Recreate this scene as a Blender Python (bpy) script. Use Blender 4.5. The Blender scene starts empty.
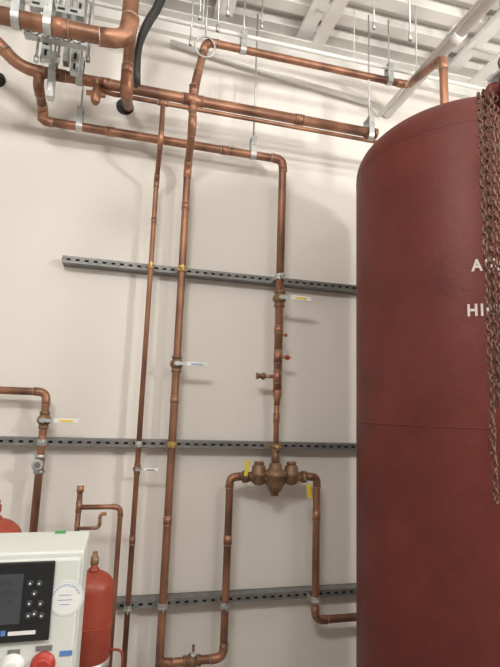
import bpy, bmesh, math, random
from mathutils import Vector, Matrix
random.seed(4)
V=Vector
bpy.context.scene.view_settings.view_transform='Standard'
# ---------------- camera survey ----------------
F=490.0; YAW=math.radians(14); PIT=math.radians(9.0); ROL=math.radians(1.95)
C=V((0,0,1.6)); WY=3.0
f=V((math.sin(YAW)*math.cos(PIT),math.cos(YAW)*math.cos(PIT),math.sin(PIT)))
r0=V((math.cos(YAW),-math.sin(YAW),0)); u0=r0.cross(f)
cr=r0*math.cos(ROL)+u0*math.sin(ROL); cu=u0*math.cos(ROL)-r0*math.sin(ROL)
def at_y(u,v,y):
    d=f+cr*((u-250)/F)+cu*((333.5-v)/F)
    return C+d*((y-C.y)/d.y)
def W(u,v,off=0.12): return at_y(u,v,WY-off)
cam=bpy.data.cameras.new("camera"); co=bpy.data.objects.new("camera",cam)
bpy.context.scene.collection.objects.link(co); bpy.context.scene.camera=co
cam.sensor_fit='AUTO'; cam.sensor_width=36; cam.lens=F/667*36; cam.clip_start=0.02
M=Matrix((cr,cu,-f)).transposed().to_4x4(); M.translation=C; co.matrix_world=M

# ---------------- materials ----------------
def mat(name,col,rough=.5,metal=0,noise=None,scale=8,bump=0,spec=None,stretch=None,lo=.35,hi=.65):
    m=bpy.data.materials.new(name); m.use_nodes=True; nt=m.node_tree; b=nt.nodes["Principled BSDF"]
    b.inputs["Base Color"].default_value=(*col,1); b.inputs["Roughness"].default_value=rough; b.inputs["Metallic"].default_value=metal
    if spec is not None: b.inputs["Specular IOR Level"].default_value=spec
    if noise:
        tc=nt.nodes.new("ShaderNodeTexCoord"); mp=nt.nodes.new("ShaderNodeMapping")
        if stretch: mp.inputs["Scale"].default_value=stretch
        n=nt.nodes.new("ShaderNodeTexNoise"); n.inputs["Scale"].default_value=scale; n.inputs["Detail"].default_value=6
        r=nt.nodes.new("ShaderNodeValToRGB"); r.color_ramp.elements[0].position=lo; r.color_ramp.elements[1].position=hi
        r.color_ramp.elements[0].color=(*col,1); r.color_ramp.elements[1].color=(*noise,1)
        nt.links.new(tc.outputs["Object"],mp.inputs[0]); nt.links.new(mp.outputs[0],n.inputs["Vector"])
        nt.links.new(n.outputs[0],r.inputs[0]); nt.links.new(r.outputs[0],b.inputs["Base Color"])
        if bump:
            bp=nt.nodes.new("ShaderNodeBump"); bp.inputs["Strength"].default_value=bump; bp.inputs["Distance"].default_value=.01
            nt.links.new(n.outputs[0],bp.inputs["Height"]); nt.links.new(bp.outputs[0],b.inputs["Normal"])
    return m
WALL=mat("wall_paint",(.77,.735,.69),.75,0,(.80,.765,.72),1.2,.02)
FLOOR=mat("concrete",(.32,.30,.28),.7,0,(.4,.38,.35),3)
DECK=mat("white_deck",(.66,.64,.60),.5,0,(.76,.74,.70),2)
STEEL=mat("white_steel",(.78,.77,.74),.45)
COP=mat("copper",(.40,.195,.115),.45,.45,(.15,.075,.05),7,.05,None,(1,1,.45),.36,.66)
COP2=mat("copper_bright",(.46,.23,.14),.44,.5,(.21,.10,.065),12,.03)
SOLD=mat("solder",(.42,.32,.25),.45,.5)
BRZ=mat("bronze",(.29,.175,.10),.5,.35,(.19,.11,.065),25,.15)
BRASS=mat("brass",(.60,.42,.16),.4,.6)
GALV=mat("galvanised",(.44,.46,.46),.42,.6,(.60,.61,.60),18)
GDARK=mat("strut_grey",(.20,.20,.20),.5,.4,(.27,.27,.265),20)
DARK=mat("gap_shade",(.02,.02,.02),.8)  # near-black colour standing in for shade inside slots and holes
def tank_paint():
    m=bpy.data.materials.new("tank_red"); m.use_nodes=True; nt=m.node_tree; b=nt.nodes["Principled BSDF"]
    tc=nt.nodes.new("ShaderNodeTexCoord"); n=nt.nodes.new("ShaderNodeTexNoise"); n.inputs["Scale"].default_value=3.5; n.inputs["Detail"].default_value=8; n.inputs["Roughness"].default_value=.65
    r=nt.nodes.new("ShaderNodeValToRGB"); r.color_ramp.elements[0].position=.3; r.color_ramp.elements[1].position=.72
    r.color_ramp.elements[0].color=(.105,.021,.017,1); r.color_ramp.elements[1].color=(.165,.036,.028,1)
    n2=nt.nodes.new("ShaderNodeTexNoise"); n2.inputs["Scale"].default_value=45; n2.inputs["Detail"].default_value=3
    bp=nt.nodes.new("ShaderNodeBump"); bp.inputs["Strength"].default_value=.3; bp.inputs["Distance"].default_value=.004
    nt.links.new(tc.outputs["Object"],n.inputs["Vector"]); nt.links.new(tc.outputs["Object"],n2.inputs["Vector"])
    nt.links.new(n.outputs[0],r.inputs[0]); nt.links.new(r.outputs[0],b.inputs["Base Color"])
    nt.links.new(n2.outputs[0],bp.inputs["Height"]); nt.links.new(bp.outputs[0],b.inputs["Normal"])
    b.inputs["Roughness"].default_value=.5; b.inputs["Specular IOR Level"].default_value=.28
    return m
RED=tank_paint()
RED2=mat("bright_red",(.33,.055,.03),.45,0,(.28,.045,.025),6)
REDK=mat("handle_red",(.42,.04,.03),.4)
WHT=mat("white_plastic",(.8,.8,.78),.4)
BLUE=mat("label_blue",(.1,.22,.5),.4)
LBL=mat("label_pale_blue",(.35,.45,.62),.4)
YEL=mat("tag_yellow",(.80,.60,.05),.5)
CAB=mat("cabinet_white",(.64,.67,.63),.4,0,(.67,.70,.66),3)
BLK=mat("panel_black",(.015,.016,.018),.3)
LCD=mat("lcd_grey",(.06,.065,.075),.2)
BTN=mat("button_grey",(.05,.055,.06),.4)
GRN=mat("green",(.08,.3,.1),.5)
RUST=mat("chain_rust",(.11,.055,.04),.55,.4,(.19,.10,.07),60)
STEN=mat("stencil_white",(.60,.54,.5),.7)
RUB=mat("black_rubber",(.02,.02,.02),.5)

# ---------------- builder ----------------
class B:
    def __init__(s,name): s.n=name; s.bm=bmesh.new(); s.m=[]
    def mi(s,m):
        if m not in s.m: s.m.append(m)
        return s.m.index(m)
    def sweep(s,path,rad,m,seg=14,cap=True):
        mi=s.mi(m); P=[V(p) for p in path]
        if not hasattr(rad,'__len__'): rad=[rad]*len(P)
        T=[]
        for i in range(len(P)):
            a=P[max(0,i-1)]; b=P[min(len(P)-1,i+1)]; T.append((b-a).normalized())
        n=T[0].orthogonal().normalized(); rings=[]
        for i,p in enumerate(P):
            n=(n-T[i]*n.dot(T[i])).normalized(); b=T[i].cross(n)
            rings.append([s.bm.verts.new(p+(n*math.cos(2*math.pi*k/seg)+b*math.sin(2*math.pi*k/seg))*rad[i]) for k in range(seg)])
        for i in range(len(rings)-1):
            for k in range(seg):
                fc=s.bm.faces.new((rings[i][k],rings[i][(k+1)%seg],rings[i+1][(k+1)%seg],rings[i+1][k])); fc.material_index=mi; fc.smooth=True
        if cap:
            for rg in (rings[0][::-1],rings[-1]):
                fc=s.bm.faces.new(rg); fc.material_index=mi
    def cyl(s,a,b,r,m,r2=None,seg=16):
        s.sweep([a,b],[r,r if r2 is None else r2],m,seg)
    def rev(s,o,ax,prof,m,seg=24):
        o=V(o); ax=V(ax).normalized(); n=ax.orthogonal().normalized(); b=ax.cross(n); mi=s.mi(m); rings=[]
        for h,r in prof:
            rings.append([s.bm.verts.new(o+ax*h+(n*math.cos(2*math.pi*k/seg)+b*math.sin(2*math.pi*k/seg))*max(r,1e-4)) for k in range(seg)])
        for i in range(len(rings)-1):
            for k in range(seg):
                fc=s.bm.faces.new((rings[i][k],rings[i][(k+1)%seg],rings[i+1][(k+1)%seg],rings[i+1][k])); fc.material_index=mi; fc.smooth=True
        for rg in (rings[0][::-1],rings[-1]):
            fc=s.bm.faces.new(rg); fc.material_index=mi
    def box(s,c,sz,m,rot=None,bev=0):
        mi=s.mi(m); Mx=Matrix.Translation(V(c)) @ (rot.to_4x4() if rot else Matrix()) @ Matrix.Diagonal((*sz,1))
        g=bmesh.ops.create_cube(s.bm,size=1,matrix=Mx); fs=set(x for v in g['verts'] for x in v.link_faces)
        for x in fs: x.material_index=mi
        if bev:
            es=set(e for v in g['verts'] for e in v.link_edges)
            r=bmesh.ops.bevel(s.bm,geom=list(es),offset=bev,segments=2,affect='EDGES',profile=.5)
            for x in r['faces']: x.material_index=mi
    def ring(s,c,ax,R,r,m,seg=24,sc=None):
        ax=V(ax).normalized(); n=ax.orthogonal().normalized(); b=ax.cross(n)
        pts=[V(c)+n*R*math.cos(2*math.pi*k/seg)+b*R*math.sin(2*math.pi*k/seg) for k in range(seg+1)]
        s.sweep(pts,r,m,6,False)
    def done(s):
        bmesh.ops.recalc_face_normals(s.bm,faces=s.bm.faces)
        me=bpy.data.meshes.new(s.n); s.bm.to_mesh(me); s.bm.free()
        for m in s.m: me.materials.append(m)
        o=bpy.data.objects.new(s.n,me); bpy.context.scene.collection.objects.link(o); return o

def fillet(pts,R):
    P=[V(p) for p in pts]; out=[P[0]]; corners=[]
    for i in range(1,len(P)-1):
        a,p,b=P[i-1],P[i],P[i+1]; d1=(a-p); d2=(b-p); t=min(R,d1.length*.48,d2.length*.48)
        s=p+d1.normalized()*t; e=p+d2.normalized()*t; arc=[]
        for k in range(7):
            x=k/6; arc.append(s*(1-x)**2+p*2*x*(1-x)+e*x*x)
        out+=arc; corners.append(arc)
    out.append(P[-1]); return out,corners
def pipe(b,pts,r,m=COP,fit=COP2,R=None,sleeves=True):
    R=R or r*2.2; path,cs=fillet(pts,R); b.sweep(path,r,m)
    if sleeves:
        for a in cs:
            d0=(a[0]-a[1]).normalized(); d1=(a[-1]-a[-2]).normalized()
            b.sweep([a[0]+d0*r*1.1]+a+[a[-1]+d1*r*1.1],r*1.11,fit)
            for q,d in ((a[0],d0),(a[-1],d1)):
                b.cyl(q+d*r*1.0,q+d*r*1.2,r*1.13,SOLD)
def coupling(b,p,d,r,L=.05,m=COP2):
    d=V(d).normalized(); p=V(p); b.cyl(p-d*L/2,p+d*L/2,r*1.11,m)
    for sgn in(-1,1): b.cyl(p+d*sgn*L/2-d*.002,p+d*sgn*L/2+d*.002,r*1.13,SOLD)
def valve(b,p,d,r,hd,L=.13,hm=WHT,lab=LBL,stem=(0,-1,0)):
    d=V(d).normalized(); p=V(p); hd=V(hd).normalized(); st=V(stem).normalized()
    prof=[(-2.2,1.25),(-1.5,1.3),(-1.45,1.1),(-1.1,1.35),(-.6,1.75),(0,1.85),(.6,1.75),(1.1,1.35),(1.45,1.1),(1.5,1.3),(2.2,1.25)]
    b.rev(p,d,[(h*r,q*r) for h,q in prof],BRZ)
    b.cyl(p+d*r*1.5,p+d*r*2.3,r*1.45,BRZ,seg=6); b.cyl(p-d*r*2.3,p-d*r*1.5,r*1.45,BRZ,seg=6)
    b.cyl(p,p+st*r*2.7,r*.55,BRASS); q=p+st*r*2.6
    b.cyl(q-st*.004,q+st*.006,r*.7,GALV,seg=6)
    z=hd; y=st; x=y.cross(z); rot=Matrix((x,y,z)).transposed()
    b.box(q+hd*L*.15,(r*.9,.004,L*.5),GALV,rot)
    b.box(q+hd*L*.66,(r*1.25,.010,L*.72),hm,rot,.003)
    for sg in(-1,1): b.box(q+hd*L*.66+st*.0055*sg,(r*.5,.002,L*.40),lab,rot)
def clamp(b,p,r,m=GALV,d=(0,0,1),back=None):
    p=V(p); w=.032; seg=12
    pts=[p+V((math.cos(a),-math.sin(a),0))*(r*1.12) for a in [math.pi*k/seg for k in range(seg+1)]]
    pts=[V((p.x+r*1.12,WY-.083,p.z))]+pts+[V((p.x-r*1.12,WY-.083,p.z))]
    for i in range(len(pts)-1):
        a,c=pts[i],pts[i+1]; dd=(c-a)
        ang=math.atan2(dd.y,dd.x)
        b.box((a+c)/2,(dd.length+.002,.004,w),m,Matrix.Rotation(ang,3,'Z'))
    b.box((p.x,p.y-r*1.12-.012,p.z),(.006,.03,w),m); b.cyl((p.x-.018,p.y-r*1.12-.015,p.z),(p.x+.018,p.y-r*1.12-.015,p.z),.006,m,seg=6)
def clevis(b,p,r,d=(1,0,0),top=4.24,h=.11,m=GALV,w=.036):
    p=V(p); d=V(d).normalized(); n=V((0,0,1)).cross(d).normalized(); R=r*1.12
    pts=[p+n*R*1.05+V((0,0,h))]+[p+n*R*math.cos(a)-V((0,0,1))*R*math.sin(a) for a in [math.pi*k/12 for k in range(13)]]+[p-n*R*1.05+V((0,0,h))]
    for i in range(len(pts)-1):
        a,c=pts[i],pts[i+1]; dd=c-a; x=dd.normalized(); rot=Matrix((x,d,x.cross(d))).transposed()
        b.box((a+c)/2,(dd.length+.003,w,.004),m,rot)
    rot=Matrix((n,d,n.cross(d))).transposed()
    b.box(p+V((0,0,h)),(R*2.3,w,.006),m,rot); b.cyl(p+V((0,0,r+.03))-n*(R+.012),p+V((0,0,r+.03))+n*(R+.012),.006,m,seg=6)
    b.cyl(p+V((0,0,h-.03)),(p.x,p.y,top),.0055,m,seg=8)
    b.cyl(p+V((0,0,h+.003)),p+V((0,0,h+.018)),.013,m,seg=6)

# ---------------- room ----------------
DZ=4.26
def slab(name,c,sz,m):
    b=B(name); b.box(c,sz,m); return b.done()
slab("wall_back",(1,WY+.1,2.2),(8.4,.2,4.4),WALL)
slab("wall_left",(-3.1,-.25,2.2),(.2,6.5,4.4),WALL)
slab("wall_right",(5.1,-.25,2.2),(.2,6.5,4.4),WALL)
slab("wall_rear",(1,-3.6,2.2),(8.4,.2,4.4),WALL)
slab("floor",(1,-.3,-.05),(8.4,6.9,.1),FLOOR)
b=B("ceiling")
mi=b.mi(DECK); y=-3.5; prof=[]
while y<WY:
    prof+= [(y,DZ),(y+.09,DZ),(y+.11,DZ+.06),(y+.18,DZ+.06)]; y+=.20
prof.append((y,DZ)); prof=[(min(a,WY),z) for a,z in prof]
vs=[[b.bm.verts.new((x,a,z)) for a,z in prof] for x in(-3,5)]
for i in range(len(prof)-1):
    if prof[i+1][0]-prof[i][0]>1e-5: b.bm.faces.new((vs[0][i],vs[0][i+1],vs[1][i+1],vs[1][i]))
b.box((1,-.25,DZ+.09),(8,6.5,.04),DECK)
b.done()
b=B("trim_1"); b.box((1,WY-.02,4.12),(8,.04,.10),STEEL); b.box((1,WY-.05,4.175),(8,.10,.012),STEEL); b.done()
for jx in (-1.9,-.75,.45,1.05,2.25,3.5):
    b=B("roof_joist"); zt=DZ-.02; zb=DZ-.30 if jx!=.45 else DZ-.2
    b.box((jx,-.25,zt),(.10,6.46,.03),STEEL); b.box((jx,-.35,zb),(.08,6.1,.02),STEEL)
    y=2.7; up=False
    while y>-3.2:
        z1,z2=(zb,zt) if up else (zt,zb)
        b.cyl((jx,y,z1),(jx,y-.28,z2),.010,STEEL,seg=6); up=not up; y-=.28
    b.done()
p=W(386,114,0.0); b=B("white_vent_pipe"); b.cyl((p.x,2.99,p.z),(p.x,-3,p.z),.042,STEEL); 
for yy in(2.2,.6,-1): b.cyl((p.x,yy-.04,p.z),(p.x,yy+.04,p.z),.048,STEEL)
b.cyl((p.x,2.6,p.z),(p.x,2.6,DZ),.005,GALV,seg=8); b.cyl((p.x,0,p.z),(p.x,0,DZ),.005,GALV,seg=8)
b.done()
b=B("electrical_conduit"); q=W(400,92,.3); b.cyl((q.x,2.98,q.z),(q.x,-2.5,q.z),.012,STEEL); 
for yy in (2.5,1,0): b.cyl((q.x,yy,q.z),(q.x,yy,DZ),.004,STEEL,seg=6)
b.done()
b=B("electrical_conduit"); a=W(170,42,.05); c=W(372,104,.05); b.cyl(a,c,.017,STEEL); b.done()
b=B("electrical_conduit"); a=W(352,60,.35); b.cyl((-2.9,a.y,a.z),(4.9,a.y,a.z),.013,STEEL)
for xx in(-1,.3,1.3,2.6): b.cyl((xx,a.y,a.z),(xx,a.y,DZ),.004,STEEL,seg=6)
b.done()

# ---------------- strut channels ----------------
def strut(pa,pb):
    za=(pa.z+pb.z)/2; x0=pa.x; x1=pb.x+.75
    b=B("strut_channel"); yf=WY-.083; h=.041; L=x1-x0; cx=(x0+x1)/2
    b.box((cx,WY-.005,za),(L,.008,h),GDARK)
    for s in(-1,1): b.box((cx,WY-.042,za+s*(h/2-.0015)),(L,.081,.003),GDARK)
    for s in(-1,1): b.box((cx,yf+.0015,za+s*(h/2-.007)),(L,.003,.014),GDARK)
    x=x0+.01
    while x<x1: b.box((x,yf+.0015,za),(.027,.003,h-.024),GDARK); x+=.05
    b.box((cx,WY-.066,za),(L,.003,h-.004),DARK)  # dark strip paints the shade inside the channel
    b.done(); return za
z1=strut(W(62,261,.082),W(354,286,.082))
z2=strut(W(-70,441,.082),W(354,446,.082))
z3=strut(W(115,608,.082),W(354,590,.082))

# ---------------- pipes ----------------
RA=.030; RB=.0255; R2=.0225; R1=.015; OA=.36; OB=.12
A0=W(75,82,OA); A1=W(372,130,OA); zA=(A0.z+A1.z)/2
b=B("copper_main_pipe")
pl=W(14,71,OA)
pipe(b,[(pl.x-.25,A0.y,zA+.17),(pl.x-.12,A0.y,zA+.15),(pl.x+.03,A0.y,zA),(A1.x+.01,A1.y,zA)],RA,COP,COP2,R=.09)
for u in(60,105,300): coupling(b,(W(u,90,OA).x,A0.y,zA),(1,0,0),RA)
b.cyl((A1.x+.01,A1.y,zA),(A1.x+.03,A1.y,zA),RA*1.12,COP2)
T=W(193,101,OA); coupling(b,(T.x,T.y,zA),(1,0,0),RA,.12)
clevis(b,(W(79,85,OA).x,A0.y,zA),RA); clevis(b,(W(369,126,OA).x,A0.y,zA-.02),RA+.006)
clevis(b,(W(52,80,OA).x,A0.y,zA),RA)
b.done()
xa=T.x; lo=W(179,270,OB).x; lo2=W(164,640,OB).x; x2=(lo+lo2)/2
yA=T.y; yB=WY-OB; zk1=W(188,125,OA).z; zk2=W(181,168,OB).z
b=B("copper_branch_pipe")
pipe(b,[(xa,yA,zA-.01),(x2+ (xa-x2)*.7,yA,zk1),(x2,yB,zk2),(x2,yB,.0+.09),(x2+.05,yB,.06)],R2,R=.03)
coupling(b,(xa,yA,zA-.05),(0,0,1),R2,.05)
for z in(z1,z2,z3): clamp(b,(x2,yB,z),R2,BRASS if z!=z3 else GALV)
vz=W(175,364,OB).z; valve(b,(x2,yB,vz),(0,0,1),R2*.92,(1,0,0),.17)
for vv in(205,400,520): coupling(b,(x2,yB,W(175,vv,OB).z),(0,0,1),R2,.045)
b.done()
b=B("copper_drain_pipe")
t0=W(110,96,OA); t1=W(371,139,OA); zt=(t0.z+t1.z)/2
pipe(b,[(t0.x-.08,yA,zA-.03),(t0.x,yA,zt),(t1.x+.5,yA,zt)],.012,R=.03)
xj=W(163,106,OA).x; x1=(W(149,265,OB).x+W(127,650,OB).x)/2
pipe(b,[(xj,yA,zt),(x1+(xj-x1)*.7,yA,W(159,140,OA).z),(x1,yB,W(151,180,OB).z),(x1,yB,.05)],R1,R=.03)
coupling(b,(xj,yA,zt),(1,0,0),.014,.06)
for z in(z1,z2,z3): clamp(b,(x1,yB,z),R1,BRASS if z==z1 else GALV)
valve(b,(x1,yB,W(135,469,OB).z),(0,0,1),R1*.85,(1,0,0),.11,WHT,GDARK)
for vv in(220,540): coupling(b,(x1,yB,W(145,vv,OB).z),(0,0,1),R1,.04)
b.done()
OB3=.16; y3=WY-OB3
c0=W(42,124,OB3); c1=W(284,157,OB3); zB=(c0.z+c1.z)/2; x3=(W(283,170,OB3).x+W(279,300,OB3).x)/2
zred=W(278,395,OB3).z; zun=W(277,440,OB3).z
b=B("copper_supply_pipe")
pipe(b,[(c0.x,yA,zA),(c0.x,yA,zA-.08),(c0.x,y3,zB+.06),(c0.x,y3,zB),(x3,y3,zB),(x3,y3,zred)],RB,R=.05)
clevis(b,(W(79,130,OB3).x,y3,zB),RB); clevis(b,(W(253,152,OB3).x,y3,zB),RB)
for u in(110,225): coupling(b,(W(u,140,OB3).x,y3,zB),(1,0,0),RB)
vz=W(280,299,OB3).z; valve(b,(x3,y3,vz),(0,0,1),RB*.9,(1,0,0),.18,WHT,YEL)
clamp(b,(x3,y3,z1),RB)
coupling(b,(x3,y3,W(279,330,OB3).z),(0,0,1),RB,.045)
zt1=W(280,357,OB3).z; coupling(b,(x3,y3,zt1),(0,0,1),RB*.95,.08)
b.cyl((x3,y3,zt1),(x3+.055,y3,zt1),.009,BRASS); b.cyl((x3+.05,y3,zt1),(x3+.07,y3,zt1),.015,REDK,seg=8); b.cyl((x3+.07,y3,zt1),(x3+.085,y3,zt1),.006,BRASS)
zu=W(280,335,OB3).z; b.cyl((x3,y3,zu),(x3+.045,y3-.01,zu),.007,BRASS); b.cyl((x3+.04,y3-.01,zu),(x3+.05,y3-.01,zu),.011,REDK,seg=8)
zt2=W(280,377,OB3).z; coupling(b,(x3,y3,zt2),(0,0,1),RB*.95,.08)
b.cyl((x3,y3,zt2),(x3-.10,y3,zt2),.011,COP2); b.rev((x3-.075,y3,zt2),(-1,0,0),[(0,.012),(.005,.02),(.02,.022),(.028,.014),(.045,.014),(.047,.02),(.056,.02)],BRZ)
b.rev((x3,y3,zred+.03),(0,0,-1),[(0,RB*1.13),(.02,RB*1.13),(.06,.020),(.09,.019)],COP2)
b.cyl((x3,y3,zred),(x3,y3,zun-.05),.016,COP)
coupling(b,(x3,y3,W(278,418,OB3).z),(0,0,1),.017,.06)
clamp(b,(x3,y3,z2),.02,BRASS)
b.done()
# ---------------- pressure reducing valve ----------------
xc=x3; zc=W(276,476,OB3).z
b=B("pressure_reducing_valve")
b.cyl((xc,y3,zun-.02),(xc,y3,zun-.05),.034,BRZ,seg=6); b.cyl((xc,y3,zun-.05),(xc,y3,zc+.06),.024,BRZ)
b.rev((xc,y3,zc+.08),(0,0,-1),[(0,.02),(.01,.034),(.035,.040),(.05,.055),(.06,.072),(.08,.074),(.09,.060),(.12,.060),(.14,.046),(.165,.038),(.17,.026),(.19,.022)],BRZ)
for k in range(8):
    a=2*math.pi*k/8; b.cyl((xc+.064*math.cos(a),y3+.064*math.sin(a),zc-.0),(xc+.064*math.cos(a),y3+.064*math.sin(a),zc+.026),.007,BRZ,seg=6)
for s in(-1,1):
    ex=xc+s*.10
    b.cyl((xc,y3,zc),(ex,y3,zc),.034,BRZ)
    b.rev((ex,y3,zc-.05),(0,0,1),[(0,.02),(.012,.038),(.05,.044),(.055,.049),(.07,.049),(.075,.042),(.10,.040),(.115,.030),(.122,.014)],BRZ)
    b.cyl((ex,y3,zc+.068),(ex,y3,zc+.082),.028,BRZ,seg=6)
    b.cyl((ex+s*.02,y3,zc-.005),(ex+s*.07,y3,zc-.005),.030,BRZ,seg=6); b.cyl((ex+s*.065,y3,zc-.005),(ex+s*.095,y3,zc-.005),.034,BRZ,seg=8)
tx=W(247,468,.26); b.box(tx,(.022,.003,.085),YEL,Matrix.Rotation(.15,3,'Y')); b.cyl(tx+V((0,0,.04)),(tx.x+.01,y3,zc+.02),.002,GALV,seg=5)
tx=W(309,491,.26); b.box(tx,(.026,.003,.075),YEL,Matrix.Rotation(-.1,3,'Y')); b.cyl(tx+V((0,0,.035)),(tx.x,y3,zc),.002,GALV,seg=5)
b.done()
RL=.0215
b=B("copper_bypass_pipe")
xl=(W(228,500,OB3).x+W(225,640,OB3).x)/2; zb=W(200,660,OB3).z
pipe(b,[(xc-.19,y3,zc-.005),(xl,y3,zc-.005),(xl,y3,zb),(x2+.02,y3,zb),(x2,yB+.0,zb)],RL,R=.05)
coupling(b,(xl,y3,W(227,540,OB3).z),(0,0,1),RL)
clamp(b,(xl,y3,z3),RL)
valve(b,(W(192,658,OB3).x,y3,zb),(1,0,0),RL*.95,(0,0,1),.05,BRZ,BRZ,stem=(0,-.6,.8))
xr=W(316,550,OB3).x; zr=W(330,619,OB3).z
pipe(b,[(xc+.19,y3,zc-.005),(xr,y3,zc-.005),(xr,y3,zr),(xr+.7,y3,zr)],RL,R=.05)
coupling(b,(xr,y3,W(316,515,OB3).z),(0,0,1),RL,.06); clamp(b,(xr,y3,z3),RL)
b.done()
# ---------------- upper feed pipe to tank ----------------
TC=V((1.615,2.04,0)); TR=.54; ZS=2.84; TBH=.26
b=B("copper_tank_feed_pipe")
s0=W(206,44,OA); s1=W(408,83,OA); zC=(s0.z+s1.z)/2
tp=at_y(443,58,2.2)
pipe(b,[(xa,yA,zA),(xa+.01,yA,zA+.12),(s0.x-.0,yA,zC),(s1.x,yA,zC),(tp.x,2.2,tp.z),(tp.x,2.2,ZS+.12)],.0235,R=.05)
coupling(b,(xa,yA,zA+.06),(0,0,1),.0245,.06)
clevis(b,(W(243,50,OA).x,yA,zC),.0235); clevis(b,(W(389,78,OA).x,yA,zC),.0235)
b.ring((xa+.05,yA-.03,zC-.06),(0,1,.2),.06,.006,GALV)
b.cyl((xa+.05,yA-.03,zC),(xa+.05,yA-.03,DZ),.005,GALV,seg=8)
b.done()

# ---------------- red tank ----------------
b=B("red_pressure_tank")
prof=[]
for k in range(13):
    a=math.pi/2*k/12; prof.append((.42-TBH*math.cos(a)*1.0,TR*math.sin(a)))
for k in range(25):
    a=math.pi/2*k/24; prof.append((ZS+TBH*math.sin(a),TR*math.cos(a)))
b.rev(TC,(0,0,1),prof,RED,seg=96)
for z,rr in((1.565,.0028),(ZS-.02,.0012)): b.ring((TC.x,TC.y,z),(0,0,1),TR,rr,RED,96)
b.rev((TC.x,TC.y,0),(0,0,1),[(0,TR*.86),(.30,TR*.86)],RED,64)
b.rev((TC.x,TC.y,0),(0,0,1),[(0,TR*.95),(.02,TR*.95)],RED,64)
zz=ZS+.05; b.rev((tp.x,2.2,zz),(0,0,1),[(0,.04),(.15,.038),(.152,.044),(.17,.044)],RED)
b.rev((TC.x-.02,TC.y-.1,ZS+.2),(0,0,1),[(0,.03),(.10,.03),(.102,.04),(.12,.04)],COP)
b.done()
def stencil(txt,size,z,az0):
    cu_=bpy.data.curves.new("t","FONT"); cu_.body=txt; cu_.size=size; cu_.space_character=1.25; cu_.offset=.0022
    o=bpy.data.objects.new("t",cu_); bpy.context.scene.collection.objects.link(o)
    bpy.context.view_layer.update(); dg=bpy.context.evaluated_depsgraph_get()
    me=bpy.data.meshes.new_from_object(o.evaluated_get(dg)); bpy.data.objects.remove(o)
    bm=bmesh.new(); bm.from_mesh(me)
    for v in bm.verts:
        a=az0+v.co.x*.85/TR; yy=v.co.y; R=TR+.0025
        v.co=V((TC.x+R*math.sin(a),TC.y-R*math.cos(a),z+yy))
    bm.to_mesh(me); bm.free(); me.materials.clear(); me.materials.append(STEN)
    ob=bpy.data.objects.new("stencil_lettering",me); bpy.context.scene.collection.objects.link(ob)
    t=bpy.data.objects["red_pressure_tank"]; ob.parent=t
def az_at(u,v):
    d=f+cr*((u-250)/F)+cu*((333.5-v)/F); h=V((d.x,d.y)); h.normalize(); c=V((TC.x,TC.y)); tca=h.dot(c)
    s=tca-math.sqrt(TR**2-(c.length_squared-tca*tca)); P=h*s-c; dd=s/V((d.x,d.y)).length
    return math.atan2(P.x,-P.y), C.z+d.z*dd
a,z=az_at(472,271); stencil("AIR",.065,z,a)
a,z=az_at(467,316); stencil("HIGH",.065,z,a)
# ---------------- chain hoist ----------------
b=B("chain_hoist")
CY=1.36; hc=at_y(507,92,CY)
b.rev((hc.x,CY-.05,hc.z),(0,1,0),[(0,.03),(.004,.062),(.014,.066),(.018,.052),(.034,.050),(.05,.045),(.066,.050),(.082,.052),(.086,.066),(.096,.062),(.10,.03)],RED,32)
b.cyl((hc.x,CY-.07,hc.z),(hc.x,CY+.07,hc.z),.014,GALV)
for s in(-1,1): b.box((hc.x,CY+s*.062,hc.z+.03),(.05,.008,.11),GALV,None,.003)
b.box((hc.x,CY,hc.z+.085),(.05,.132,.012),GALV)
b.ring((hc.x,CY,hc.z+.115),(0,1,0),.026,.007,RUST); b.cyl((hc.x,CY,hc.z+.135),(hc.x,CY,DZ),.010,GALV)
def chain(b,top,bot,L=.030,w=.0085,rr=.0038):
    n=int((top-bot).length/(L*.70)); d=(bot-top)/n; dn=d.normalized()
    for i in range(n+1):
        c=top+d*i+V((random.uniform(-.003,.003),random.uniform(-.003,.003),0)); ang=(i%2)*math.pi/2+random.uniform(-.3,.3)+.5
        side=V((math.cos(ang),math.sin(ang),0)); pts=[]
        for k in range(13):
            t=2*math.pi*k/12; pts.append(c+side*w*math.cos(t)+dn*(L/2-rr)*math.sin(t)*1.0)
        b.sweep(pts,rr,RUST,5,False)
def cp(u,v,y=CY): return at_y(u,v,y)
for (ua,va,ub,vb,yy) in ((483,97,491,500,CY),(488,93,494,402,CY+.02),(494,92,501,402,CY-.02),(485,95,496,400,CY+.03),(499,95,505,404,CY)):
    A_=cp(ua,va,yy); D_=cp(ub,vb,yy); xm=(A_.x+D_.x)/2
    chain(b,V((xm,yy,A_.z)),V((xm,yy,D_.z)))
b.done()

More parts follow.
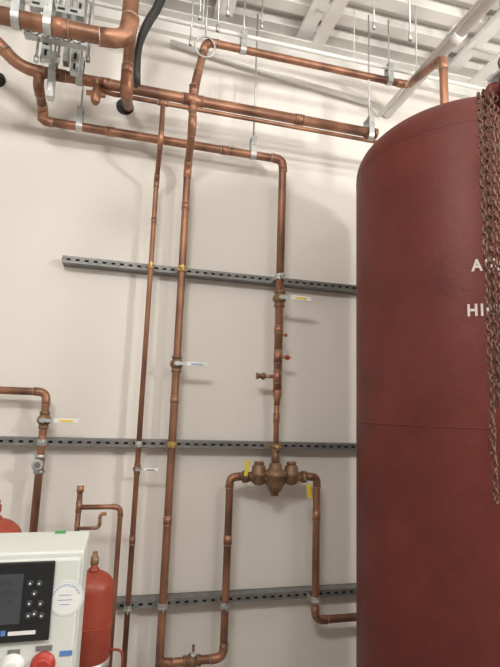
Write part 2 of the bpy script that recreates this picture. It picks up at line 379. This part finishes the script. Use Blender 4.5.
# ---------------- upper left ----------------
b=B("copper_header_pipe"); OH=.75; yh=WY-OH
h0=W(0,17,OH); h1=W(128,40,OH); zh=(h0.z+h1.z)/2
pipe(b,[(h0.x-.6,yh,zh),(h1.x,yh,zh),(h1.x,yh,DZ+.02)],.039,R=.09)
coupling(b,(W(60,28,OH).x,yh,zh),(1,0,0),.039,.08)
clevis(b,(W(48,26,OH).x,yh,zh),.039,h=.13); clevis(b,(W(16,22,OH).x,yh,zh),.039,h=.13)
b.done()
b=B("copper_riser_pipe"); x_=W(127,80,.5).x; yr=WY-.5
pipe(b,[(x_,yr,DZ),(x_,yr,W(127,92,.5).z),(x_,WY-.02,W(125,108,.0).z)],.031,R=.08)
coupling(b,(x_,yr,W(127,70,.5).z),(0,0,1),.031); b.done()
b=B("wall_hole_shade");  # flat black discs painted as the shade of holes in the wall
w=W(125,107,0); b.rev((w.x,WY-.001,w.z),(0,-1,0),[(0,.055),(.006,.055)],DARK)
w=W(-3,80,0); b.rev((w.x,WY-.001,w.z),(0,-1,0),[(0,.05),(.006,.05)],DARK)
b.done()
b=B("black_hose")
path=[at_y(u,v,2.35) for u,v in((166,-30),(162,-8),(156,8),(147,22),(141,36),(138,52),(137,66),(137,84))]
pt,_=fillet(path,.03); b.sweep(pt,.018,RUB)
path=[at_y(u+6,v+3,2.40) for u,v in((166,-33),(160,-8),(153,8),(144,22),(137,36),(132,52),(130,66),(130,84))]
pt,_=fillet(path,.03); b.sweep(pt,.010,RUB); b.done()
b=B("gate_valve"); g=W(96,94,.42)
b.rev((g.x,g.y,g.z-.06),(0,0,1),[(0,.014),(.015,.024),(.05,.027),(.08,.022),(.10,.014),(.12,.012)],COP2)
b.cyl((g.x,g.y,g.z+.05),(g.x,g.y,g.z+.09),.01,BRASS); b.cyl((g.x-.032,g.y,g.z+.085),(g.x+.032,g.y,g.z+.085),.010,COP2)
b.cyl((g.x-.05,g.y,g.z),(g.x+.05,g.y,g.z),.014,COP2); b.cyl((g.x,g.y,g.z),(g.x,yA,zA),.016,COP2); b.done()
b=B("strut_trapeze_hanger")
for u,o in((36,.58),(42,.55),(58,.55),(66,.42),(74,.40),(88,.36)):
    p=W(u,60,o); b.cyl((p.x,p.y,p.z),(p.x,p.y,DZ),.0065,GALV,seg=8); b.cyl((p.x,p.y,p.z-.01),(p.x,p.y,p.z+.02),.013,GALV,seg=6)
p=W(50,20,.55); zz=W(50,38,.55).z
def slotted(c,sz,ax):
    b.box(c,sz,GALV)
    L=sz[0] if ax==0 else sz[2]; n=int(L/.06)
    for k in range(n):
        t=-L/2+.03+k*.06
        b.box((c[0]+(t if ax==0 else 0),c[1]-sz[1]/2-.0005,c[2]+(0 if ax==0 else t)),((.035,.002,.013) if ax==0 else (.013,.002,.035)),DARK)  # slot openings drawn as dark plates, their shade in the colour
slotted((p.x,p.y,zz+.20),(.041,.041,.66),2)
slotted((p.x+.05,p.y-.042,zz-.03),(.30,.041,.041),0)
slotted((p.x+.04,p.y-.042,zz+.13),(.26,.041,.041),0)
slotted((p.x+.13,p.y+.08,zz+.16),(.041,.041,.56),2)
for k in range(-2,3): b.ring((p.x+.05+k*.05,p.y-.07,zz-.03),(0,1,0),.018,.005,GALV)
for q in (0,1):
    for k in range(12): b.ring((p.x+.075+q*.045,p.y-.05,zz+.0+k*.010),(0,0,1),.014,.003,GALV,12)
b.box((W(51,95,.38).x,yA-.04,W(51,88,.38).z),(.035,.05,.15),GALV); b.box((W(51,95,.38).x,yA-.066,W(51,88,.38).z-.02),(.02,.002,.05),WHT)
b.box((W(66,60,.42).x,yA-.05,zA+.12),(.03,.05,.16),GALV)
b.done()
for u,v,o in((200,10,.5),(218,22,.6),(374,20,.7),(228,5,.9),(191,36,.45),(262,20,.3),(410,30,1.0)):
    b=B("threaded_rod"); p=W(u,v,o); zz_=min(p.z,4.1)-.06; b.cyl((p.x,p.y,zz_),(p.x,p.y,DZ+.01),.005,GALV,seg=8); b.cyl((p.x,p.y,zz_),(p.x,p.y,zz_+.04),.010,GALV,seg=6); b.done()

# ---------------- left pipe w/ valve ----------------
b=B("copper_gauge_pipe")
xg=(W(44,405,OB).x+W(36,520,OB).x)/2; zg=W(20,391,OB).z
pipe(b,[(W(-60,391,OB).x,yB,zg),(xg,yB,zg),(xg,yB,.3)],.0205,R=.045)
clamp(b,(xg,yB,z2),.0205)
valve(b,(xg,yB,W(42,420,OB).z),(0,0,1),.020,(1,0,0),.18,WHT,YEL)
gz=W(36,464,OB).z; b.rev((xg-.005,yB-.02,gz),(0,-1,0),[(0,.02),(.02,.028),(.022,.030),(.035,.030),(.036,.026)],GALV,8)
b.rev((xg-.005,yB-.0565,gz),(0,-1,0),[(0,.016),(.002,.016)],GDARK)
b.cyl((xg,yB,gz-.03),(xg,yB,gz-.05),.030,GALV,seg=8); b.cyl((xg,yB,gz+.03),(xg,yB,gz+.05),.030,GALV,seg=8)
coupling(b,(xg,yB,W(36,440,OB).z),(0,0,1),.0205,.04); coupling(b,(xg,yB,gz),(0,0,1),.0205,.08)
b.done()
b=B("copper_vent_pipe"); OV=.30; yv=WY-OV
xv=W(79,505,OV).x; zv=W(98,507,OV).z; xw=W(117,560,OV).x
pipe(b,[(xv,yv,.3),(xv,yv,W(79,492,OV).z)],.0135)
b.cyl((xv,yv,W(79,492,OV).z),(xv,yv,W(79,486,OV).z),.018,COP2)
pipe(b,[(xv,yv,zv),(xw,yv,zv),(xw,yv,.05)],.0125,R=.035)
coupling(b,(xv,yv,zv),(0,0,1),.0135,.06)
z5=W(98,527,OV).z; xu=W(100,520,OV).x
pipe(b,[(xv,yv-.02,z5),(xu,yv-.02,z5),(xu,yv-.02,zv-.03),(xu+.03,yv-.02,zv-.03)],.008,R=.02)
b.done()
# ---------------- expansion tanks ----------------
def xtank(u,vt,y,rp,hose=True):
    b=B("expansion_tank"); t=at_y(u,vt,y); r=rp/F*y*1.0; x=t.x; zt=t.z; base=.42
    pr=[(base,r*.3),(base+.02,r*.75),(base+.05,r),(zt-r*.8,r)]
    for k in range(1,9):
        a=math.pi/2*k/8; pr.append((zt-r*.8+r*.8*math.sin(a),max(r*math.cos(a),.012)))
    b.rev((x,y,0),(0,0,1),pr,RED2,40)
    b.rev((x,y,zt-.005),(0,0,1),[(0,.024),(.012,.022),(.014,.014),(.03,.014)],RED2)
    b.rev((x,y,zt+.022),(0,0,1),[(0,.013),(.003,.017),(.03,.017),(.032,.011),(.05,.011)],BRZ if hose else RED2,12)
    b.rev((x,y,zt-.36),(0,0,1),[(0,r*1.015),(.03,r*1.015)],GALV,40)
    b.ring((x,y,zt-.2),(0,0,1),r,.002,RED2,40)
    for a in(0,2.1,4.2): b.cyl((x+r*.7*math.cos(a),y+r*.7*math.sin(a),base+.04),(x+r*.9*math.cos(a),y+r*.9*math.sin(a),0),.012,RED2)
    if hose:
        zz=zt-.30; p,_=fillet([(x+r*.8,y-.02,zz),(x+r+.05,y-.03,zz+.0),(x+r+.055,y-.03,zz-.09),(x+r*.9,y-.02,zz-.10)],.03); b.sweep(p,.005,RED2)
    b.done()
xtank(94,570,2.25,19); xtank(-4,518,2.3,23,False)
# ---------------- control cabinet ----------------
b=B("pump_control_cabinet")
CF=1.45
tr=at_y(84,553,CF); w=.62; ztop=tr.z; xR=tr.x; D=.25; hh=.62
b.box((xR-w/2,CF+D/2+.012,ztop-hh/2),(w,D-.024,hh),CAB,None,.006)
b.box((xR-w/2,CF+.009,ztop-hh/2-.004),(w-.012,.018,hh-.016),CAB,None,.006)
def onf(u,v): return at_y(u,v,CF)
def panel(u0_,v0_,u1_,v1_,m,dep,bev=0):
    a=onf(u0_,v0_); c=onf(u1_,v1_); b.box(((a.x+c.x)/2,CF-dep/2,(a.z+c.z)/2),(abs(c.x-a.x),dep,abs(c.z-a.z)),m,None,bev)
panel(-22,563,49,638,BLK,.010,.003)
panel(-16,574,20,622,LCD,.0115)
for v in(580,590,600): panel(-10,v,12,v+2,BTN,.0125)
for uu,vv in((31,582),(40,582),(35,592),(30,602),(41,602),(35,612),(29,614),(42,614)):
    q=onf(uu,vv); b.rev((q.x,CF-.010,q.z),(0,-1,0),[(0,.008),(.002,.008),(.003,.0065)],BTN,16)
    b.rev((q.x,CF-.013,q.z),(0,-1,0),[(0,.0025),(.0005,.0025)],WHT,8)
panel(-22,625,49,638,BLK,.0112)
panel(2,629,6,634,BLUE,.0122); panel(9,630,36,632,WHT,.0122)
q=onf(66,598); b.rev((q.x,CF,q.z),(0,-1,0),[(0,.044),(.0012,.044)],WHT,32)
b.ring((q.x,CF-.001,q.z),(0,1,0),.041,.0007,LBL,32)
for k,wd in((.008,.03),(-.004,.036),(-.015,.024)): b.box((q.x-.002,CF-.0015,q.z+k),(wd,.001,.002),LBL)
for k in range(13):
    a=math.radians(20+k*11.7); b.box((q.x+.033*math.cos(a),CF-.0015,q.z+.033*math.sin(a)),(.003,.001,.006),LBL,Matrix.Rotation(math.pi/2-a,3,'Y'))
for uu,vv,m in((12,666,BLUE),(43,664,REDK)):
    q=onf(uu,vv); b.rev((q.x,CF,q.z),(0,-1,0),[(0,.030),(.006,.030),(.007,.024),(.022,.022),(.026,.018)],m if m is REDK else WHT,24)
panel(60,651,72,655,BLUE,.002); panel(8,650,20,654,GDARK,.002); panel(36,646,52,650,GDARK,.002)
q=at_y(60,532,1.66); b.box((q.x,1.675,ztop+.003),(.03,.015,.006),GRN)
b.box((xR-w/2,CF+D/2,(ztop-hh)/2),(w*.8,D*.7,ztop-hh),GDARK,None,.004)
b.done()

# ---------------- lights ----------------
def area(name,loc,tgt,e,sx,sy,col):
    l=bpy.data.lights.new(name,'AREA'); l.shape='RECTANGLE'; l.size=sx; l.size_y=sy; l.energy=e; l.color=col
    o=bpy.data.objects.new(name,l); bpy.context.scene.collection.objects.link(o); o.location=loc
    o.rotation_euler=(V(tgt)-V(loc)).to_track_quat('-Z','Y').to_euler()
warm=(1,.965,.91)
area("assumed_side_light",(2.9,-.6,2.85),(0,3,2.2),58,.3,.3,warm)  # assumed lamp in mid-air at right, placed to cast the pipe shadows
area("assumed_side_light",(4.2,.1,2.95),(1.0,3,2.0),55,.15,.2,warm)  # second assumed lamp, no fixture, placed for the tank's shadow edge
area("ceiling_fill",(-.9,-.9,3.9),(-.3,3,2.2),72,1.2,.4,warm)  # added fill from the left, not a known fixture
area("ceiling_fill",(1.2,-1.6,3.9),(1,-1.6,0),38,1.2,.3,warm)  # second added fill, overhead behind the camera
area("uplight_fill",(1.2,.6,3.35),(1.2,1.0,5),42,1.6,.3,warm)  # unseen lamp added to brighten the ceiling deck
wd=bpy.data.worlds.new("world"); bpy.context.scene.world=wd; wd.use_nodes=True
wd.node_tree.nodes["Background"].inputs[0].default_value=(1,.95,.88,1); wd.node_tree.nodes["Background"].inputs[1].default_value=.3
